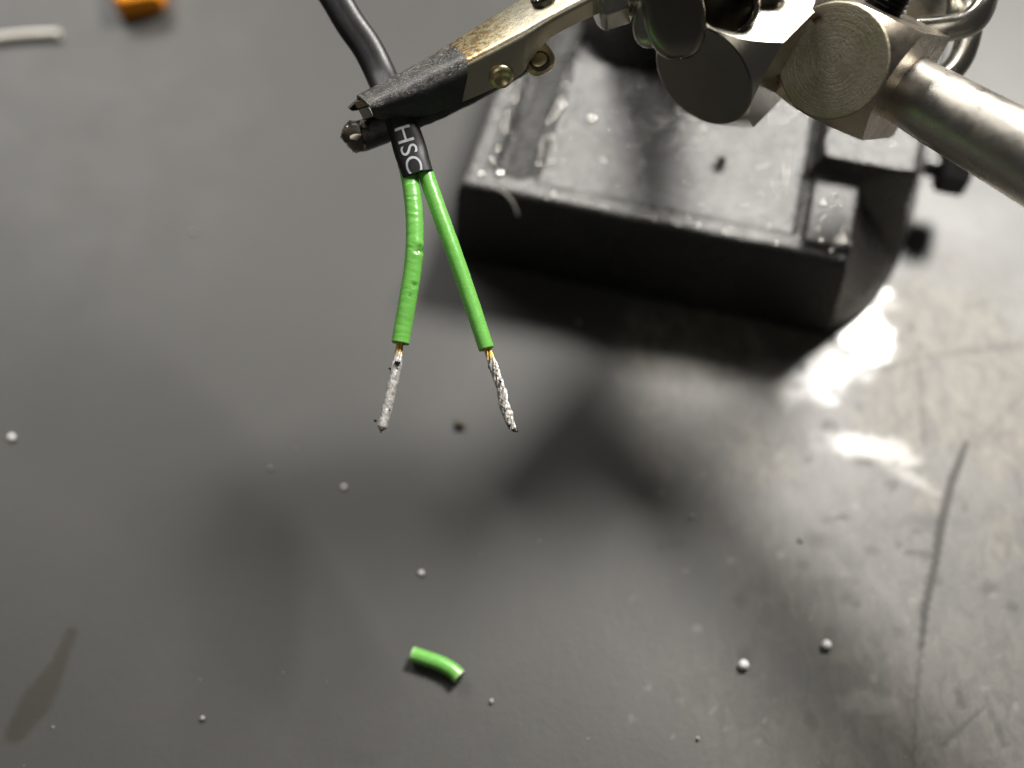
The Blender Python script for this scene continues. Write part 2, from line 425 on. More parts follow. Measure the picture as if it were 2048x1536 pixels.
def smooth01(x, a, b):
    t = min(1, max(0, (x - a) / (b - a))); return t * t * (3 - 2 * t)
def base_top(u, v, umax):
    z = 13.7
    z += smooth01(u, 38.7, 39.5) * (.8 * smooth01(v, .8, 1.8) + 2.6 * smooth01(v, 10.8, 11.7))    # rail and raised block on the lamp side
    if 2.6 < u < 8.6:                                                              # V channel between two worn ridges
        g = smooth01(u, 3.3, 3.9) * max(0.0, (8.0 - u) / 4.4) * 2.2
        z += (-g + .30 * math.exp(-((u - 3.0) / .38) ** 2) + .30 * math.exp(-((u - 8.15) / .38) ** 2)) * smooth01(v, 2.6, 3.6)
    z -= .55 * smooth01(u, 8.2, 9.0) * (1 - smooth01(u, 37.8, 38.6)) * smooth01(v, 2.2, 2.8)
    z += .10 * mnoise.noise(Vector((u * .35, v * .35, 1))) + .05 * mnoise.noise(Vector((u * .9, v * .9, 4)))
    d = min(u, umax - u, v); r = 1.1
    if d < r: z -= r - math.sqrt(max(0, r * r - (r - d) ** 2))
    return z
def build_base():
    VM = 40.0
    ss = np.unique(np.concatenate([np.linspace(0, .03, 7), np.linspace(.03, .97, 190), np.linspace(.97, 1, 7)]))
    vs = np.unique(np.concatenate([np.linspace(0, 1.2, 8), np.linspace(1.2, VM, 110), np.linspace(10, 13, 16)]))
    V = []; Fc = []
    um = lambda v: 44.4 + .03 * v + 5.3 * smooth01(v, 10.7, 12.0) + .06 * max(0, v - 12)
    ub = lambda v: 44.6 + 8.0 * (1 - math.exp(-(v / 7.5))) * 1.08 + .01 * v          # the foot flares out further than the top
    for v in vs:
        for s in ss:
            u = s * um(v); q = PFL + E1 * u + E2 * v; V.append((q.x, q.y, base_top(u, v, um(v))))
    nx, ny = len(ss), len(vs)
    for j in range(ny - 1):
        for i in range(nx - 1):
            a = j * nx + i; Fc.append((a, a + 1, a + nx + 1, a + nx))
    ring = [i for i in range(nx)] + [j * nx + nx - 1 for j in range(1, ny)] + [(ny - 1) * nx + i for i in range(nx - 2, -1, -1)] + [j * nx for j in range(ny - 2, 0, -1)]
    cen = PFL + E1 * 24 + E2 * 20
    prev = ring
    for z, out, fr in ((11.5, .2, .12), (9.0, .4, .40), (4.0, .8, .85), (1.2, .9, 1.0), (.15, .6, 1.0)):
        new = []
        for k in ring:
            p = Vector(V[k]); d = Vector((p.x - cen.x, p.y - cen.y, 0)).normalized(); vv_ = vs[k // nx]; p += E1 * ((ub(vv_) - um(vv_)) * fr * (k % nx) / (nx - 1))
            new.append(len(V)); V.append((p.x + d.x * out, p.y + d.y * out, z))
        n = len(ring)
        for k in range(n): Fc.append((prev[(k + 1) % n], prev[k], new[k], new[(k + 1) % n]))
        prev = new
    Fc.append(tuple(prev))
    return link_mesh('base', V, Fc, M['iron'], stand, sharp=60)
base = build_base()
base['label'] = 'glossy black cast iron base with a channel and raised rail'
def on_base(u, v): 
    q = PFL + E1 * u + E2 * v; return Vector((q.x, q.y, base_top(u, v, 60)))
# shiny beads added to catch the lamp as glints on the casting
bd = MB()
def bead(u, v, r, k):
    p = on_base(u, v); a, b = blob((p.x, p.y, p.z + r * .1), r, k, (1, 1, .7), .12, 1.3, 2); bd.add(a, b)
for k in range(70):
    bead(rng.normal(20.6, 3.0), rng.normal(16.5, 3.2), rng.uniform(.12, .34), k)
for k in range(45):
    bead(36.5 - abs(rng.normal(0, 2.0)), rng.uniform(3, 30), rng.uniform(.08, .22), k)
for k in range(26): bead(3.0 + rng.normal(0, .2), rng.uniform(4, 26), rng.uniform(.10, .24), k)
for k in range(22): bead(8.3 + rng.normal(0, .2), rng.uniform(4, 26), rng.uniform(.10, .24), k)
for k in range(60): bead(rng.uniform(9, 37), rng.uniform(1, 30), rng.uniform(.06, .16), k)
for k in range(40): bead(rng.uniform(10, 38), rng.uniform(.5, 1.5), rng.uniform(.06, .17), k)
for k in range(30):
    bv = rng.choice([rng.uniform(1, 9), rng.uniform(13, 24)]); bead(rng.uniform(40, 43.6 if bv < 11 else 49), bv, rng.uniform(.10, .28), k)
for k in range(14): bead(rng.normal(43.2, .5), rng.normal(2.2, .8), rng.uniform(.12, .3), k)
for (u, v, r) in ((11, 28, .6), (4.2, 2.6, .5), (2.2, 2.0, .4), (8.6, 15, .5), (12.5, 14.0, .5)): bead(u, v, r, 3)
o = bd.build('glint_beads', M['bead'], base); o['kind'] = 'stuff'

# clamp bolts with black heads in the side of the casting
def hexhead(c, n, xref, r, hgt, stem, stem_len):
    n, x, y = basis(n, xref); c = Vector(c); m = MB()
    prof = [(0, stem_len, stem), ]
    rows = [(stem, -stem_len, 24), (stem, 0, 24)]
    v, f = lathe(c, n, x, [(stem, -stem_len), (stem, 0.0)], 24); m.add(v, f)
    v, f = lathe(c, n, x, [(r * .9, 0.0), (r, .35), (r, hgt - .5), (r * .86, hgt)], 6); m.add(v, f)
    return m
m_ = hexhead(Z(1876, 336, 8.0), E1, (0, 0, 1), 2.9, 3.6, 1.2, 1.5); m_.build('clamp_bolt', M['black'], stand, sharp=30)

# post that carries the joint, rising at the back of the casting
pb = on_base(15, 32)
v, f = lathe((pb.x, pb.y, 10), (.40, -.54, 1), R_, [(8.5, -2), (8.5, 4), (7.2, 6.0), (5.2, 8.0), (3.4, 24), (3.4, 36)], 48)
link_mesh('post', v, f, M['iron'], stand, sharp=45)

# ---- turned joint blocks: a square bar whose end is chamfered round
def joint_block(c, n, xref, corner_deg, half, k, L, disc_mat, body_mat, spots=()):
    n, x, y = basis(n, xref); c = Vector(c)
    N = 120; r0 = half * .985; cd = math.radians(corner_deg)
    phis = sorted(set([2 * math.pi * i / N for i in range(N)] + [(cd + j * math.pi / 2) % (2 * math.pi) for j in range(4)]))
    N = len(phis); V = []; F2 = []
    sq = lambda ph: half / max(abs(math.cos(ph - cd + math.pi / 4)), abs(math.sin(ph - cd + math.pi / 4)))
    radii = [0.02, .5, 1.0, 1.6, 2.2, 2.8, 3.4, 4.0, 4.6, r0 - .16, r0]
    rings = []
    for r in radii:
        rings.append([c + (x * math.cos(p) + y * math.sin(p)) * r - n * (.12 if r == r0 else 0) for p in phis])
    nd = len(rings)
    rings.append([c + (x * math.cos(p) + y * math.sin(p)) * (r0 + (sq(p) - r0) * .5) - n * (.12 + (sq(p) - r0) * .5 * k) for p in phis])
    rings.append([c + (x * math.cos(p) + y * math.sin(p)) * sq(p) - n * (.12 + (sq(p) - r0) * k) for p in phis])
    rings.append([c + (x * math.cos(p) + y * math.sin(p)) * sq(p) - n * L for p in phis])
    disc_v = [q for r in rings[:nd] for q in r]; body_v = [q for r in rings[nd - 1:] for q in r]
    quads = lambda nr: [(i * N + j, i * N + (j + 1) % N, (i + 1) * N + (j + 1) % N, (i + 1) * N + j) for i in range(nr - 1) for j in range(N)]
    bf = quads(len(rings) - nd + 1)
    bf.append(tuple((len(rings) - nd) * N + j for j in range(N)))
    body = link_mesh('joint_block', body_v, bf, body_mat, stand, sharp=22)
    df = quads(nd); df.append(tuple(range(N))[::-1])
    disc = link_mesh('turned_face', disc_v, df, disc_mat, body, sharp=30)
    at = disc.data.attributes.new('ring', 'FLOAT', 'POINT'); at.data.foreach_set('value', [r for r in radii for _ in range(N)])
    if True:
        vals = []
        for q in disc_v:
            d = q - c; px, py = d.dot(x), d.dot(y); s_ = 0
            for sx, sy, sr in spots: s_ = max(s_, 1 - smooth01(math.hypot(px - sx, py - sy), sr * .5, sr))
            vals.append(s_)
        at = disc.data.attributes.new('spot', 'FLOAT', 'POINT'); at.data.foreach_set('value', vals)
    return body
cA = P(1665, 122, 97.0); dA = (cA - EYE).normalized()
nA = (-dA - R_ * .42 + U_ * .03).normalized()
blockA = joint_block(cA, nA, R_, 18, 5.12, 1.25, 11.5, M['turned'], M['brown'], ((-1.5, 3.6, .45), (-1.9, 3.5, .3)))
cB = P(1405, 152, 99.5); dB = (cB - EYE).normalized()
mB = (R_ * .69 - U_ * .72); qB = (R_ * .36 + U_ * .345 - F_ * .866)
nB = (-dB * .5 + (R_ * -.72 + U_ * -.69) * .866).normalized()
blockB = joint_block(cB, nB, mB, 64.0, 5.2, 1.25, 17, M['chrome'], M['nickel'])
# set screw on the near block
_, xA, yA = basis(nA, R_)
topn = xA * math.cos(math.radians(63)) + yA * math.sin(math.radians(63))
m_ = MB(); c_ = cA - nA * 5.5 + topn * 5.1
prof = [(1.9, -1)]
for i in range(14): prof += [(1.9, i * .45), (1.62, i * .45 + .22)]
v, f = lathe(c_, topn, xA, prof, 28); m_.add(v, f); m_.build('set_screw', M['black'], blockA, sharp=50)

# rod
p0, p1 = P(1775, 158, 101.5), P(2048, 312, 94.0)
dr = (p1 - p0).normalized(); L = (p1 - p0).length
v, f = lathe(p0 - dr * 1.5, dr, U_, [(3.05, 0), (3.05, 3), (3.25, L * .5), (3.55, L + 4), (3.55, L + 60), (3.3, L + 60.3)], 72)
link_mesh('rod', v, f, M['steel'], stand, sharp=40)

# wing nut beside the far block: boss with open bore and a lobe
def lobe(c, n, xref, hx, hy, th, tilt=0, ex=2.4):
    n, x, y = basis(n, xref); c = Vector(c); V = []; Fc = []; N = 48
    ct, st_ = math.cos(tilt), math.sin(tilt); x, y = x * ct + y * st_, y * ct - x * st_
    rows = [(.0, 1.0), (.55, .98), (.80, .88), (.93, .62), (1.0, .25), (1.0, -.25), (.93, -.62), (.80, -.88), (.55, -.98), (.0, -1.0)]
    for s, z in rows:
        s = max(s, .02)
        for k in range(N):
            a = 2 * math.pi * k / N; ca, sa = math.cos(a), math.sin(a)
            V.append(c + x * (hx * s * math.copysign(abs(ca) ** (2 / ex), ca)) + y * (hy * s * math.copysign(abs(sa) ** (2 / ex), sa)) + n * (z * th))
    for i in range(len(rows) - 1):
        for k in range(N): k2 = (k + 1) % N; Fc.append((i * N + k2, i * N + k, (i + 1) * N + k, (i + 1) * N + k2))
    Fc.append(tuple(range(N))); Fc.append(tuple((len(rows) - 1) * N + k for k in range(N))[::-1])
    return V, Fc
cW = P(1455, 12, 94.5); dW = (cW - EYE).normalized(); nW = (-dW + R_ * -.12 + U_ * -.25).normalized()
m_ = MB()
v, f = lathe(cW, nW, R_, [(2.45, -7), (2.75, -6), (2.75, -.9), (2.6, -.3), (2.3, -.02), (2.0, -.3), (1.95, -1.0), (1.95, -5.8), (.05, -6.0)], 56); m_.add(v, f)
wn = m_.build('wing_nut', M['chrome'], stand, sharp=45)
cL = P(1348, 22, 93.0)
v, f = lobe(cL, (-(cL - EYE).normalized() + R_ * -.20 + U_ * -.42), R_, 2.65, 4.2, .95, math.radians(14))
link_mesh('wing', v, f, M['chrome'], wn)
cL = P(1550, -75, 96.0)
v, f = lobe(cL, (-(cL - EYE).normalized() + R_ * .25), R_, 2.4, 3.6, 1.0, math.radians(-20)); link_mesh('wing', v, f, M['chrome'], wn)
cL = P(1300, 42, 96.5)
v, f = lobe(cL, (-(cL - EYE).normalized() + R_ * -.7 + U_ * -.1), R_, 1.5, 2.3, 1.0); link_mesh('washer', v, f, M['nickel'], wn)

# thumb screw with bent wire loops at the far right
def fl(pts, wa, wb, ref): 
    path = spline(pts, 40)
    return sweep(path, ref, lambda i, k, ph: (wa * math.copysign(abs(math.cos(ph)) ** .8, math.cos(ph)), wb * math.copysign(abs(math.sin(ph)) ** .8, math.sin(ph))), 24)
ts_o = P(1850, 20, 106)
v, f = lathe(ts_o, nA, R_, [(2.2, -8), (2.2, -1), (1.9, -.4), (.1, -.2)], 32)
tsc = link_mesh('thumb_screw', v, f, M['nickel'], stand, sharp=40)
v, f = fl([P(1830, 62, 104), P(1885, 58, 103), P(1940, 44, 102.5), P(1968, 12, 102.5), P(1978, -30, 103), P(1960, -80, 104), P(1900, -100, 106)], .95, 1.25, (U_ + F_ * -.4))
link_mesh('wire_loop', v, f, M['nickel'], tsc)
v, f = fl([P(1830, 168, 108), P(1880, 158, 107), P(1915, 128, 106.5), P(1935, 80, 106.5), P(1940, 30, 107), P(1930, -40, 109)], .95, 1.2, (R_ * .6 - F_ * .8))
link_mesh('wire_loop', v, f, M['nickel'], tsc)

# ---- alligator clip
def channel(stations, t, n=40, round_=.28):
    """stations: (A, B, C) world points: far top edge, near top edge, near lower edge; U section with rounded shoulders, wall t"""
    rows = np.array([[*q[0], *q[1], *q[2], *(q[3] if len(q) > 3 else q[0] + (q[2] - q[1]) * .95)] for q in stations]); rows = spline(rows, n)
    V = []; per = None
    for r in rows:
        a, b, c = Vector(r[:3]), Vector(r[3:6]), Vector(r[6:9]); dn = c - b; d = Vector(r[9:12])
        w_ = (b - a).length; rr = round_ * w_
        tx = (b - a).normalized(); sy = dn.normalized(); ax_n = tx.cross(sy)
        pts = []
        pts.append((d, -tx))
        kk = min(rr, dn.length * .6)
        pts.append((a + sy * kk, -tx))
        for q in (.25, .5, .75):
            an = q * math.pi / 2; pts.append((a + sy * kk * (1 - math.sin(an)) + tx * rr * (1 - math.cos(an)), (-tx * math.cos(an) - sy * math.sin(an))))
        pts.append((a + tx * rr, -sy)); pts.append((b - tx * rr, -sy))
        for q in (.25, .5, .75):
            an = q * math.pi / 2; pts.append((b + sy * kk * (1 - math.cos(an)) - tx * rr * (1 - math.sin(an)), (tx * math.sin(an) - sy * math.cos(an))))
        pts.append((b + sy * kk, tx)); pts.append((b + sy * (kk + dn.length) * .5, tx)); pts.append((c, tx))
        loop = [p for p, _ in pts] + [p - nn * t for p, nn in reversed(pts)]
        V += loop; per = len(loop)
    F2 = []
    for i in range(n - 1):
        for k in range(per):
            k2 = (k + 1) % per; F2.append((i * per + k, i * per + k2, (i + 1) * per + k2, (i + 1) * per + k))
    h = per // 2
    for i in (0, n - 1):
        for k in range(h - 1):
            q = (i * per + k, i * per + k + 1, i * per + per - 2 - k, i * per + per - 1 - k); F2.append(q if i else q[::-1])
    return V, F2
def st(A, B, C, db, da, dc): return (P(*A, db + da), P(*B, db), P(*C, db + dc))
jawm = [st((740, 174), (772, 203), (780, 226), 98.1, 2.4, 1.4), st((800, 142), (838, 172), (843, 222), 97.5, 3.1, 2.0), st((893, 86), (936, 121), (921, 205), 96.8, 3.9, 2.2), st((985, 26), (1035, 71), (1035, 153), 96.0, 4.2, 2.6), st((1010, 10), (1062, 57), (1060, 122), 95.8, 4.3, 2.4), 
        st((1052, -16), (1112, 30), (1104, 74), 95.3, 4.4, 2.2), st((1140, -72), (1205, -18), (1190, 30), 94.8, 4.6, 2.4), st((1200, -112), (1265, -52), (1250, 0), 94.5, 4.6, 2.4)]
v, f = channel(jawm, .45, 60, .12)
uj = link_mesh('upper_jaw', v, f, M['jaw'], stand, sharp=40)
hv = np.array([tuple(q) for q in v]); c0 = np.array(P(912, 98, 98.7)); dd = np.linalg.norm(hv - c0, axis=1)
per = len(v) // 60; top = np.array([1.0 if 2 <= k % per <= 8 else 0.0 for k in range(len(v))])     # the tin-stained flux sits on the upper face only
at = uj.data.attributes.new('scorch', 'FLOAT', 'POINT'); at.data.foreach_set('value', (top * (1 - np.clip((dd - 2.0) / 4.5, 0, 1))).astype(np.float32))
slv = [st((708, 183), (743, 213), (752, 238), 97.6, 2.2, 1.5) + (P(695, 214, 100.9),), st((722, 175), (762, 207), (772, 238), 97.4, 2.7, 1.9) + (P(712, 218, 101.6),), st((798, 134), (843, 168), (850, 231), 96.9, 3.4, 2.3), st((860, 98), (904, 137), (894, 218), 96.5, 3.9, 2.5), st((894, 80), (941, 119), (924, 209), 96.2, 4.2, 2.6)]
v, f = channel(slv, .36, 50, .30)
vv = []
for q in v:
    q = Vector(q); k = mnoise.noise(q * 1.1) * .07 + mnoise.noise(q * 3.0) * .03; vv.append(q + Vector((k, k * .6, -k)))
stb = link_mesh('shrink_tube', vv, f, M['tape'], uj, sharp=50)
per = len(v) // 50; at = stb.data.attributes.new('rub', 'FLOAT', 'POINT'); at.data.foreach_set('value', [1.0 if 2 <= k % per <= 7 else .4 if k % per == 8 else 0.0 for k in range(len(v))])
# toothed tip that shows inside the tube mouth
m_ = MB()
al = (slv[2][1] - slv[0][1]).normalized()
def wedge(name, mat, q):
    m = MB(); q = [x + al * .15 for x in q]; m.add(q + [x + al * 3.0 for x in q], [(3, 2, 1, 0), (4, 5, 6, 7), (0, 1, 5, 4), (1, 2, 6, 5), (2, 3, 7, 6), (3, 0, 4, 7)])
    bevel(m.build(name, M[mat], uj, smooth=False), .10)
wedge('tooth', 'gold', [P(703, 206, 100.6), P(721, 200, 99.7), P(731, 213, 99.3), P(711, 219, 100.3)])
wedge('jaw_tip', 'nickel', [P(712, 220, 100.4), P(731, 215, 99.4), P(742, 235, 99.6), P(724, 243, 100.6)])
# rivet, pivot tab and eyelet
nS = (P(1040, 156, 98.6) - P(1040, 68, 96.0)).normalized().cross((P(1040, 68, 96.0) - P(936, 121, 96.8)).normalized()); nS = -nS if nS.dot(EYE - P(1000, 140, 97)) < 0 else nS
v, f = lathe(P(1002, 152, 98.2), nS, U_, [(1.15, -.6), (1.15, .12), (1.0, .42), (.74, .5), (.5, .32), (.05, .20)], 36)
link_mesh('rivet', v, f, M['gold'], uj, sharp=50)
v, f = lobe(P(1076, 117, 99.5), (-F_ + R_ * -.20 + U_ * .30), R_, 1.42, 1.55, .75, .5, 2.8)
pt = link_mesh('pivot_tab', v, f, M['gold'], uj)
v, f = lathe(P(1079, 121, 98.6), (-F_ + R_ * -.20 + U_ * .30), R_, [(.95, -.3), (.95, .06), (.85, .10), (.6, -.05), (.05, -.15)], 20)
link_mesh('pin_end', v, f, M['crumb'], pt, sharp=30)
nT = (P(1040, 68, 96.0) - P(985, 26, 100.2)).normalized().cross((P(1112, 30, 95.3) - P(1040, 68, 96.0)).normalized()); nT = -nT if nT.dot(EYE - P(1040, 40, 97)) < 0 else nT
v, f = lathe(P(1086, -7, 97.4), nT, R_, [(1.2, -.3), (1.2, .15), (1.0, .3), (.75, .12), (.72, -.25), (.05, -.3)], 36)
link_mesh('eyelet', v, f, M['chrome'], uj, sharp=50)

# lower jaw: rounded taped arm with a ragged metal nose
lj_path = spline([P(697, 281, 102.2), P(760, 258, 102.3), P(840, 222, 102.4), P(930, 180, 102.2), P(1020, 130, 101.5), P(1090, 92, 100.5)], 44)
def ljr(i, k, ph):
    q = lj_path[i]; n_ = mnoise.noise(Vector((q[0] * 1.4 + math.cos(ph) * 1.3, q[1] * 1.4, math.sin(ph) * 1.3)))
    tip = min(1, .80 + i * .06); c, s = math.cos(ph), math.sin(ph)
    return ((1.42 + .10 * n_) * tip * math.copysign(abs(c) ** .8, c), (1.25 + .10 * n_) * tip * math.copysign(abs(s) ** .8, s))
v, f = sweep(lj_path, -F_, ljr, 32)
lj = link_mesh('lower_jaw', v, f, M['tape'], stand, sharp=50)
def chip(c, sz, seed, mat, name):
    v, f = blob(c, sz, seed, (1, 1, 1), .45, 1.7, 2); return link_mesh(name, v, f, M[mat], lj, sharp=25)
chip(P(706, 268, 101.7), 1.12, 3, 'burnt', 'nose'); chip(P(713, 286, 101.6), .98, 6, 'burnt', 'nose'); chip(P(729, 251, 101.2), .55, 5, 'nickel', 'nose'); chip(P(697, 258, 101.3), .42, 8, 'nickel', 'nose')

# barrel that joins the clip to the far block
m_ = MB(); bp0, bp1 = P(1185, 6, 97.5), P(1330, -42, 97.5); bdir = (bp1 - bp0).normalized()
v, f = lathe(bp0, bdir, U_, [(2.2, 0), (2.75, .4), (2.75, 2.6), (2.3, 2.9), (2.3, 3.2), (2.6, 3.5), (2.6, 12)], 8); m_.add(v, f)
bevel(m_.build('barrel', M['nickel'], stand, smooth=True, sharp=20), .15)

# ------------------------------------------------------------------ cable
cab = thing('cable', 'black cable with two stripped green wires held in the clip', 'cable', tuple(P(815, 240, 100)))
cpts = [Vector((-95, 128, 78)), Vector((-66, 128, 72)), Vector((-40, 120, 62)), Vector((-26, 105, 54)), P(560, -160, 105.5), P(622, -70, 104.6), P(664, -14, 104), P(700, 46, 103.6), P(735, 96, 103.4), P(762, 150, 102.8), P(783, 200, 101.2), P(803, 245, 100.1), P(822, 305, 99.8), P(836, 350, 99.6)]
NC = 200; cpath = spline(cpts, NC)
clen = np.concatenate([[0], np.cumsum(np.linalg.norm(np.diff(cpath, axis=0), axis=1))])
def crad(i, k, ph):
    c, s = math.cos(ph), math.sin(ph); t = 1 - i / (NC - 1)
    pinch = math.exp(-((i - 182) / 6.0) ** 2)
    waist = .10 * (1 - abs(c)) ** 2 * abs(s) * (1 if i < 180 else .35)             # the two cores show as a shallow crease
    return (1.44 * c * (1 + .05 * pinch), (.98 * math.copysign(abs(s) ** .85, s)) * (1 - .12 * pinch) - waist * math.copysign(1, s) * 3.2 * (.3 if i < 180 else .2))
ct, ca_, cb_ = frames(cpath, -F_)
v, f = sweep(cpath, -F_, crad, 56, cap=False)
# open mouth: fold the end inwards
n0 = len(v); nseg = 56; last = (NC - 1) * nseg
for k in range(nseg): v.append(cpath[-1] + (np.array(v[last + k]) - cpath[-1]) * .86 + ct[-1] * .03)
for k in range(nseg): v.append(cpath[-9] + (np.array(v[last + k]) - cpath[-1]) * .84)
for k in range(nseg):
    k2 = (k + 1) % nseg
    f.append((last + k, last + k2, n0 + k2, n0 + k)); f.append((n0 + k, n0 + k2, n0 + nseg + k2, n0 + nseg + k))
f.append(tuple(n0 + nseg + k for k in range(nseg)))
jk = link_mesh('sleeve', v, f, M['jacket'], cab, sharp=50)

def surf(s, w_):
    """point on the sleeve s mm before its mouth, w_ mm across (towards ca_)"""
    L_ = clen[-1] - s; i = int(np.clip(np.searchsorted(clen, L_) - 1, 0, NC - 2)); t = (L_ - clen[i]) / (clen[i + 1] - clen[i])
    ph = math.acos(max(-1, min(1, w_ / 1.47)))
    def at_(j): 
        ra, rb = crad(j, 0, ph); q = 1.0; return Vector(cpath[j] + ca_[j] * (ra + .0) + cb_[j] * (rb + .035))
    return at_(i).lerp(at_(i + 1), t)
cu = bpy.data.curves.new('lettering_text', 'FONT'); cu.body = 'HSC'; cu.size = 1.0; cu.space_character = 1.02; cu.resolution_u = 6; cu.offset = .0
to = bpy.data.objects.new('lettering_text', cu); COL.objects.link(to)
bpy.context.view_layer.update()
tm = bpy.data.meshes.new_from_object(to.evaluated_get(bpy.context.evaluated_depsgraph_get()))
bpy.data.objects.remove(to); bpy.data.curves.remove(cu)
bm = bmesh.new(); bm.from_mesh(tm); bpy.data.meshes.remove(tm)
tx0, tx1 = min(q.co.x for q in bm.verts), max(q.co.x for q in bm.verts); ty1 = max(q.co.y for q in bm.verts)
for k in range(1, 16):
    g = bm.verts[:] + bm.edges[:] + bm.faces[:]; bmesh.ops.bisect_plane(bm, geom=g, plane_co=(0, ty1 * k / 16, 0), plane_no=(0, 1, 0))
for k in range(1, 30):
    g = bm.verts[:] + bm.edges[:] + bm.faces[:]; bmesh.ops.bisect_plane(bm, geom=g, plane_co=(tx0 + (tx1 - tx0) * k / 30, 0, 0), plane_no=(1, 0, 0))
TL = 4.35; side = 1 if Vector(ca_[-1]).dot(R_) > 0 else -1
V = []
for q in bm.verts:
    s_ = .05 + TL * (1 - (q.co.x - tx0) / (tx1 - tx0)); wy = (-.80 + 1.46 * q.co.y / ty1)
    V.append(surf(s_, wy * side))
ff = [tuple(x.index for x in q.verts) for q in bm.faces]; bm.free()
link_mesh('lettering', V, ff, M['ink'], jk)

# ---- green insulated wires with stripped ends
def wire(pts, r0, r1, dents, cr_amt, name='wire'):
    n = 150; path = spline(pts, n); V = []; nick = []; crimp = []
    t, a, b = frames(path, -F_); ns = 36
    sl = np.concatenate([[0], np.cumsum(np.linalg.norm(np.diff(path, axis=0), axis=1))])
    for i in range(n):
        r = r0 + (r1 - r0) * i / (n - 1)
        for k in range(ns):
            ph = 2 * math.pi * k / ns; c, s = math.cos(ph), math.sin(ph)
            q = path[i] + a[i] * c * r + b[i] * s * r; rr = r; nk = 0
            for dp, dr_, dd_ in dents:
                dp = dp + Vector((mnoise.noise(Vector((k * .7, i * .35, 3))), mnoise.noise(Vector((k * .7, i * .35, 9))), 0)) * dr_ * .55
                d = (Vector(q) - dp); al = abs(d.dot(Vector(t[i]))); ac = (d - Vector(t[i]) * d.dot(Vector(t[i]))).length
                g = math.exp(-(al / (dr_ * .45)) ** 2 - (ac / dr_) ** 2); rr -= dd_ * g; rr += dd_ * .35 * math.exp(-((al - dr_ * .9) / (dr_ * .6)) ** 2 - (ac / (dr_ * 1.4)) ** 2); nk = max(nk, g ** 2)
            rr += .018 * mnoise.noise(Vector((sl[i] * 1.3, c * 1.5, s * 1.5)))
            V.append(path[i] + a[i] * c * rr + b[i] * s * rr); nick.append(nk * .8)
            crimp.append(cr_amt * max(0, s) ** 3 * (.5 + .5 * math.sin(sl[i] * 9.0 + 4 * mnoise.noise(Vector((sl[i] * 1.3, c * .5, 0)))) * (.5 + mnoise.noise(Vector((sl[i] * .8, c, 5))))) * (1 if sl[i] < 7.5 else .6))
    # squared-off cut end with the core hole
    last = (n - 1) * ns; e = path[-1]
    for sc_, dz in ((.93, .06), (.52, .05), (.48, -.6)):
        for k in range(ns): V.append(e + (np.array(V[last + k]) - e) * sc_ + t[-1] * dz); nick.append(.0 if sc_ > .6 else .35); crimp.append(0)
    F2 = [(i * ns + k, i * ns + (k + 1) % ns, (i + 1) * ns + (k + 1) % ns, (i + 1) * ns + k) for i in range(n + 2) for k in range(ns)]
    F2.append(tuple((n + 2) * ns + k for k in range(ns)))
    o = link_mesh(name, V, F2, M['green'], cab, sharp=50)
    for nm, vals in (('nick', nick), ('crimp', crimp)):
        at = o.data.attributes.new(nm, 'FLOAT', 'POINT'); at.data.foreach_set('value', vals)
    return o
def conductor(pts, rfun, twist, ns, amp, seed, parent, mat='tin', rag=.16):
    n = 170; path = spline(pts, n); k_ = 56; al = []
    L_ = np.concatenate([[0], np.cumsum(np.linalg.norm(np.diff(path, axis=0), axis=1))])
    def rad(i, k, ph):
        s = i / (n - 1); r = rfun(s)
        lob = abs(math.cos(.5 * ns * (ph + twist * L_[i]))) ** .7
        nz = mnoise.noise(Vector((L_[i] * 1.6 + seed, math.cos(ph) * 1.2, math.sin(ph) * 1.2))) + .5 * mnoise.noise(Vector((L_[i] * 4 + seed, math.cos(ph) * 3, math.sin(ph) * 3)))
        r = r * (1 - amp(s) + amp(s) * lob + rag * nz * min(1, s * 4))
        return r * math.cos(ph), r * math.sin(ph)
    v, f = sweep(path, -F_, rad, k_)
    o = link_mesh('conductor', v, f, M[mat], parent, sharp=60)
    at = o.data.attributes.new('along', 'FLOAT', 'POINT'); at.data.foreach_set('value', [i / (n - 1) for i in range(n) for _ in range(k_)])
    return o
def PW(x, y, d): return P(x, y, d - max(0.0, y - 330) / 530 * 3.4)      # the wires reach a little towards the viewer
wl = wire([PW(812, 325, 100.0), PW(818, 350, 100.0), PW(824, 385, 99.8), PW(829, 440, 99.5), PW(829, 490, 99.3), PW(825, 540, 99.3), PW(814, 610, 99.4), PW(806, 655, 99.5), PW(801, 686, 99.5)], .80, .81,
          [(PW(842, 499, 98.75), .62, .20), (PW(830, 569, 98.6), .34, .15), (PW(820, 590, 98.6), .25, .05)], 1.4)
cl = conductor([PW(801, 676, 99.5), PW(798, 700, 99.5), PW(794, 725, 99.5), PW(786, 765, 99.5), PW(776, 808, 99.5), PW(768, 840, 99.5), PW(760, 868, 99.5)],
               lambda s: .34 + .13 * smooth01(s, .1, .4) - .02 * s - .42 * smooth01(s, .90, 1.0), .5, 7, lambda s: .28 * (1 - smooth01(s, .2, .45)) + .04, 2.0, wl, 'tin_smooth', .11)
wr = wire([PW(842, 318, 100.1), PW(849, 340, 100.05), PW(874, 412, 99.8), PW(906, 500, 99.6), PW(938, 592, 99.6), PW(960, 658, 99.6), PW(973, 697, 99.6)], .76, .70, [], .0)
cr = conductor([PW(971, 688, 99.6), PW(978, 708, 99.6), PW(986, 730, 99.6), PW(995, 756, 99.6), PW(1003, 780, 99.6), PW(1008, 806, 99.6), PW(1016, 832, 99.6), PW(1025, 858, 99.6)],
               lambda s: .33 + .13 * smooth01(s, .1, .3) - .05 * smooth01(s, .33, .4) + .05 * smooth01(s, .5, .6) - .10 * smooth01(s, .85, .97), 1.1, 6, lambda s: .34 * (1 - smooth01(s, .5, .9)) + .30, 7.0, wr, 'tin', .22)
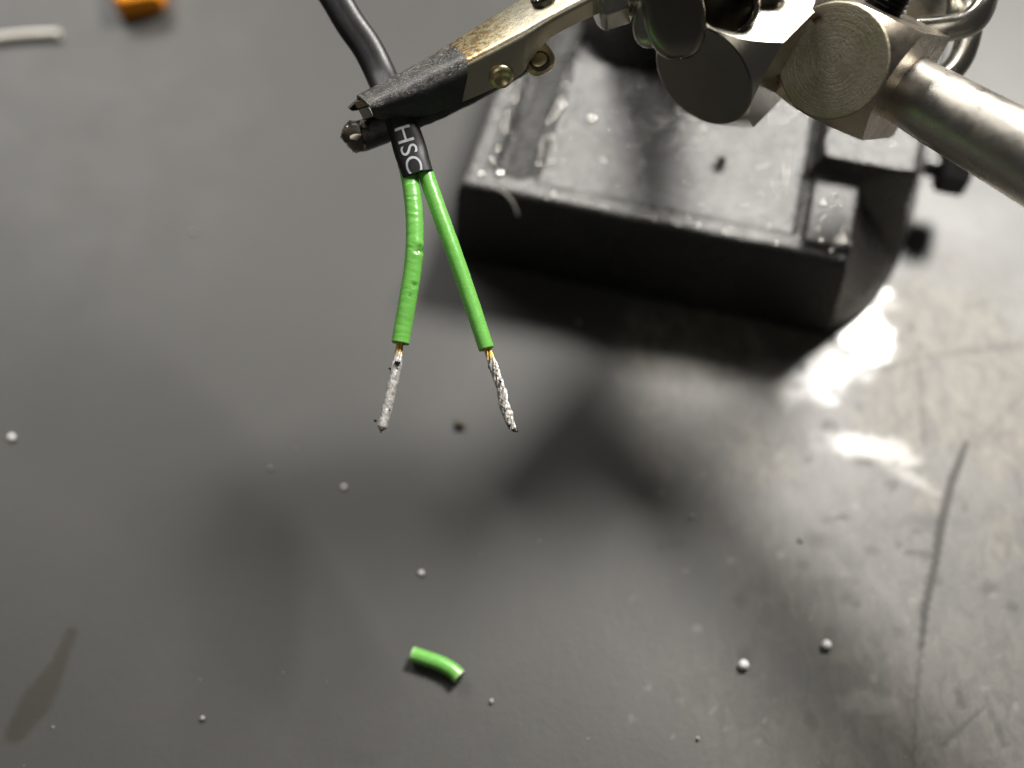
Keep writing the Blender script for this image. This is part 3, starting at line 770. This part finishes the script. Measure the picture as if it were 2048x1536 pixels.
def fb(parent, x, y, d, r, sq=(1, 1, 1), seed=1):
    v, f = blob(PW(x, y, d), r, seed, sq, .25, 1.3, 2); link_mesh('flux_bead', v, f, M['soot'], parent)
fb(wl, 795, 725, 99.0, .22, (1.3, 1, .7), 1); fb(wl, 780, 737, 99.3, .13, seed=2); fb(wl, 795, 738, 99.2, .14, seed=3); fb(wl, 751, 841, 99.4, .14, seed=4); fb(wl, 763, 859, 99.0, .12, seed=5); fb(wl, 779, 820, 99.2, .09, seed=8)
fb(wr, 1030, 861, 99.5, .17, (1.7, 1, .8), 6); fb(wr, 1001, 763, 99.1, .11, seed=7); fb(wr, 1010, 786, 99.3, .08, seed=9); fb(wr, 1019, 850, 99.1, .16, seed=10); fb(wr, 1005, 800, 99.1, .08, seed=11)

# ------------------------------------------------------------------ loose things on the desk
def offcut():
    pts = [Z(824, 1308, .85), Z(852, 1317, .85), Z(880, 1327, .85), Z(904, 1340, .85), Z(919, 1354, .85)]
    n = 50; path = spline([(q.x, q.y, q.z) for q in pts], n); ns = 28
    t, a, b = frames(path, (0, 0, 1)); V = []
    ks = [(0, .45, .5), (0, .5, 0), (0, .88, -.05)] + [(i, 1.0, 0) for i in range(n)] + [(n - 1, .88, .05), (n - 1, .5, 0), (n - 1, .45, -.5)]
    for i, sc_, dz in ks:
        for k in range(ns):
            ph = 2 * math.pi * k / ns; V.append(path[i] + t[i] * dz + (a[i] * math.cos(ph) + b[i] * math.sin(ph)) * .76 * sc_)
    F2 = [(i * ns + k, i * ns + (k + 1) % ns, (i + 1) * ns + (k + 1) % ns, (i + 1) * ns + k) for i in range(len(ks) - 1) for k in range(ns)]
    F2.append(tuple(range(ns))[::-1]); F2.append(tuple((len(ks) - 1) * ns + k for k in range(ns)))
    o = link_mesh('insulation_offcut', V, F2, M['green'], sharp=60)
    at = o.data.attributes.new('cut', 'FLOAT', 'POINT'); at.data.foreach_set('value', [.9 if (j < 4 or j > len(ks) - 5) else .4 if (j < 6 or j > len(ks) - 8) else 0.0 for j in range(len(ks)) for _ in range(ns)])
    return tag(o, 'short curved piece of green wire insulation lying on the desk', 'wire scrap')
offcut()

def orange_block():
    o = thing('plastic_handle', 'orange plastic handle end with dark tip at the upper edge of the picture', 'tool handle', tuple(Z(285, 20)))
    ax = (Z(285, 30) - Z(260, -120)); ax.z = 0; ax.normalize(); sd = Vector((-ax.y, ax.x, 0))
    tip = Z(290, 38, 0); m = MB(); N = 20; V = []; Fc = []
    rows = [(-46, 3.6, 4.0), (-2, 3.6, 4.0), (-.8, 3.4, 3.7), (-.2, 3.1, 3.3), (0, 2.6, 2.6)]
    for x, hw, zt in rows:
        for k in range(N):
            a = 2 * math.pi * k / N; c, s = math.cos(a), math.sin(a)
            yy = hw * math.copysign(abs(c) ** .35, c); zz = 2.05 + (zt / 2) * math.copysign(abs(s) ** .5, s)
            q = tip + ax * x + sd * yy; V.append((q.x, q.y, max(zz, .05)))
    Fc = [(i * N + k, i * N + (k + 1) % N, (i + 1) * N + (k + 1) % N, (i + 1) * N + k) for i in range(len(rows) - 1) for k in range(N)]
    Fc.append(tuple(range(N))[::-1]); Fc.append(tuple((len(rows) - 1) * N + k for k in range(N)))
    link_mesh('grip', V, Fc, M['amber'], o, sharp=50)
orange_block()

pts = [Z(-60, 86, .6), Z(0, 76, .6), Z(60, 70, .6), Z(120, 68, .6)]
v, f = tube([(q.x, q.y, q.z) for q in pts], lambda s: .62, (0, 0, 1), 30, 20)
tag(link_mesh('wire_clipping', v, f, M['pale'], sharp=50), 'pale straight clipping of bare wire lying flat at the far corner of the desk', 'wire scrap')

v, f = blob(Z(920, 848, .45), .5, 21, (1.2, 1, .8), .45, 1.2, 3)
tag(link_mesh('crumb', v, f, M['crumb'], sharp=40), 'small brown crumb on the desk between the two stripped wire tips', 'crumb')
cp = on_base(27, 13.5); cp = Z(1441, 326, 13.5); 
v, f = blob((cp.x, cp.y, cp.z + .35), .62, 33, (.9, 1.2, .8), .5, 1.3, 3)
tag(link_mesh('burnt_crumb', v, f, M['soot'], sharp=40), 'black burnt crumb lying on the middle of the cast iron base', 'crumb')
hp = [Z(985, 372, 13.6), P(1008, 385, 124.3), P(1026, 405, 124.0), P(1036, 432, 124.6)]
v, f = tube([tuple(q) for q in hp], .09, (0, 0, 1), 24, 8)
tag(link_mesh('fibre', v, f, M['fibre']), 'thin grey fibre hanging over the front edge of the base', 'fibre')

specks = [(25, 877, .62, 'pale round solder ball nearest the edge of the photo, beside the bare wires', 'solder'), (688, 975, .42, 'tiny bright solder ball below the stripped wire with the dented insulation', 'solder'),
          (843, 1147, .45, 'tiny solder ball above the green insulation piece', 'solder'), (1486, 1332, .85, 'larger pale solder ball just beside the soft rod shadow, lower of the bright pair', 'solder'),
          (1652, 1292, .80, 'bright solder ball near the long dark scratch, upper of the bright pair', 'solder'), (983, 1403, .45, 'pale grain just below the bent end of the green insulation piece', 'speck'),
          (387, 466, .5, 'faint grey grain alone on the dark desk, at the height of the base front', 'speck'), (541, 938, .4, 'faint grain on the cable shadow, beside the wire with the dents', 'speck'),
          (1157, 646, .5, 'faint pale grain in front of the black base', 'speck'), (1384, 1035, .45, 'pale speck at the end of the joint shadow', 'speck'),
          (406, 1437, .5, 'pale double grain between the olive stain and the green insulation piece', 'speck'), (1600, 1080, .5, 'pale flake on the scuffed desk beside the shadow', 'speck'),
          (1395, 1478, .4, 'small pale grain near the front edge, below the lower bright solder ball', 'speck')]
for k, (x, y, r, lab, mt) in enumerate(specks):
    r *= .62 if mt == 'solder' else .48; c = Z(x, y, 0); v, f = blob((c.x, c.y, r * .8), r, k, (1, 1, .9), .10 if mt == 'solder' else .3, 1.0, 3)
    tag(link_mesh('solder_ball' if mt == 'solder' else 'grain', v, f, M[mt]), lab, 'solder ball' if mt == 'solder' else 'grain', 'loose balls and grains on the desk')
m_ = MB()
for k in range(45):
    x = rng.uniform(0, 2048); y = rng.uniform(560, 1536) if k < 110 else rng.uniform(1380, 1536); c = Z(x, y, 0); r = abs(rng.normal(.04, .04)) + .03
    v, f = blob((c.x, c.y, r * .5), r, k, (1, 1, .6), .3, 1.0, 1); m_.add(v, f)
o = m_.build('dust', M['speck'], sharp=60); tag(o, 'fine pale dust scattered over the desk', 'dust', None, 'stuff')

for o in list(COL.objects):
    if '_o' in o: del o['_o']
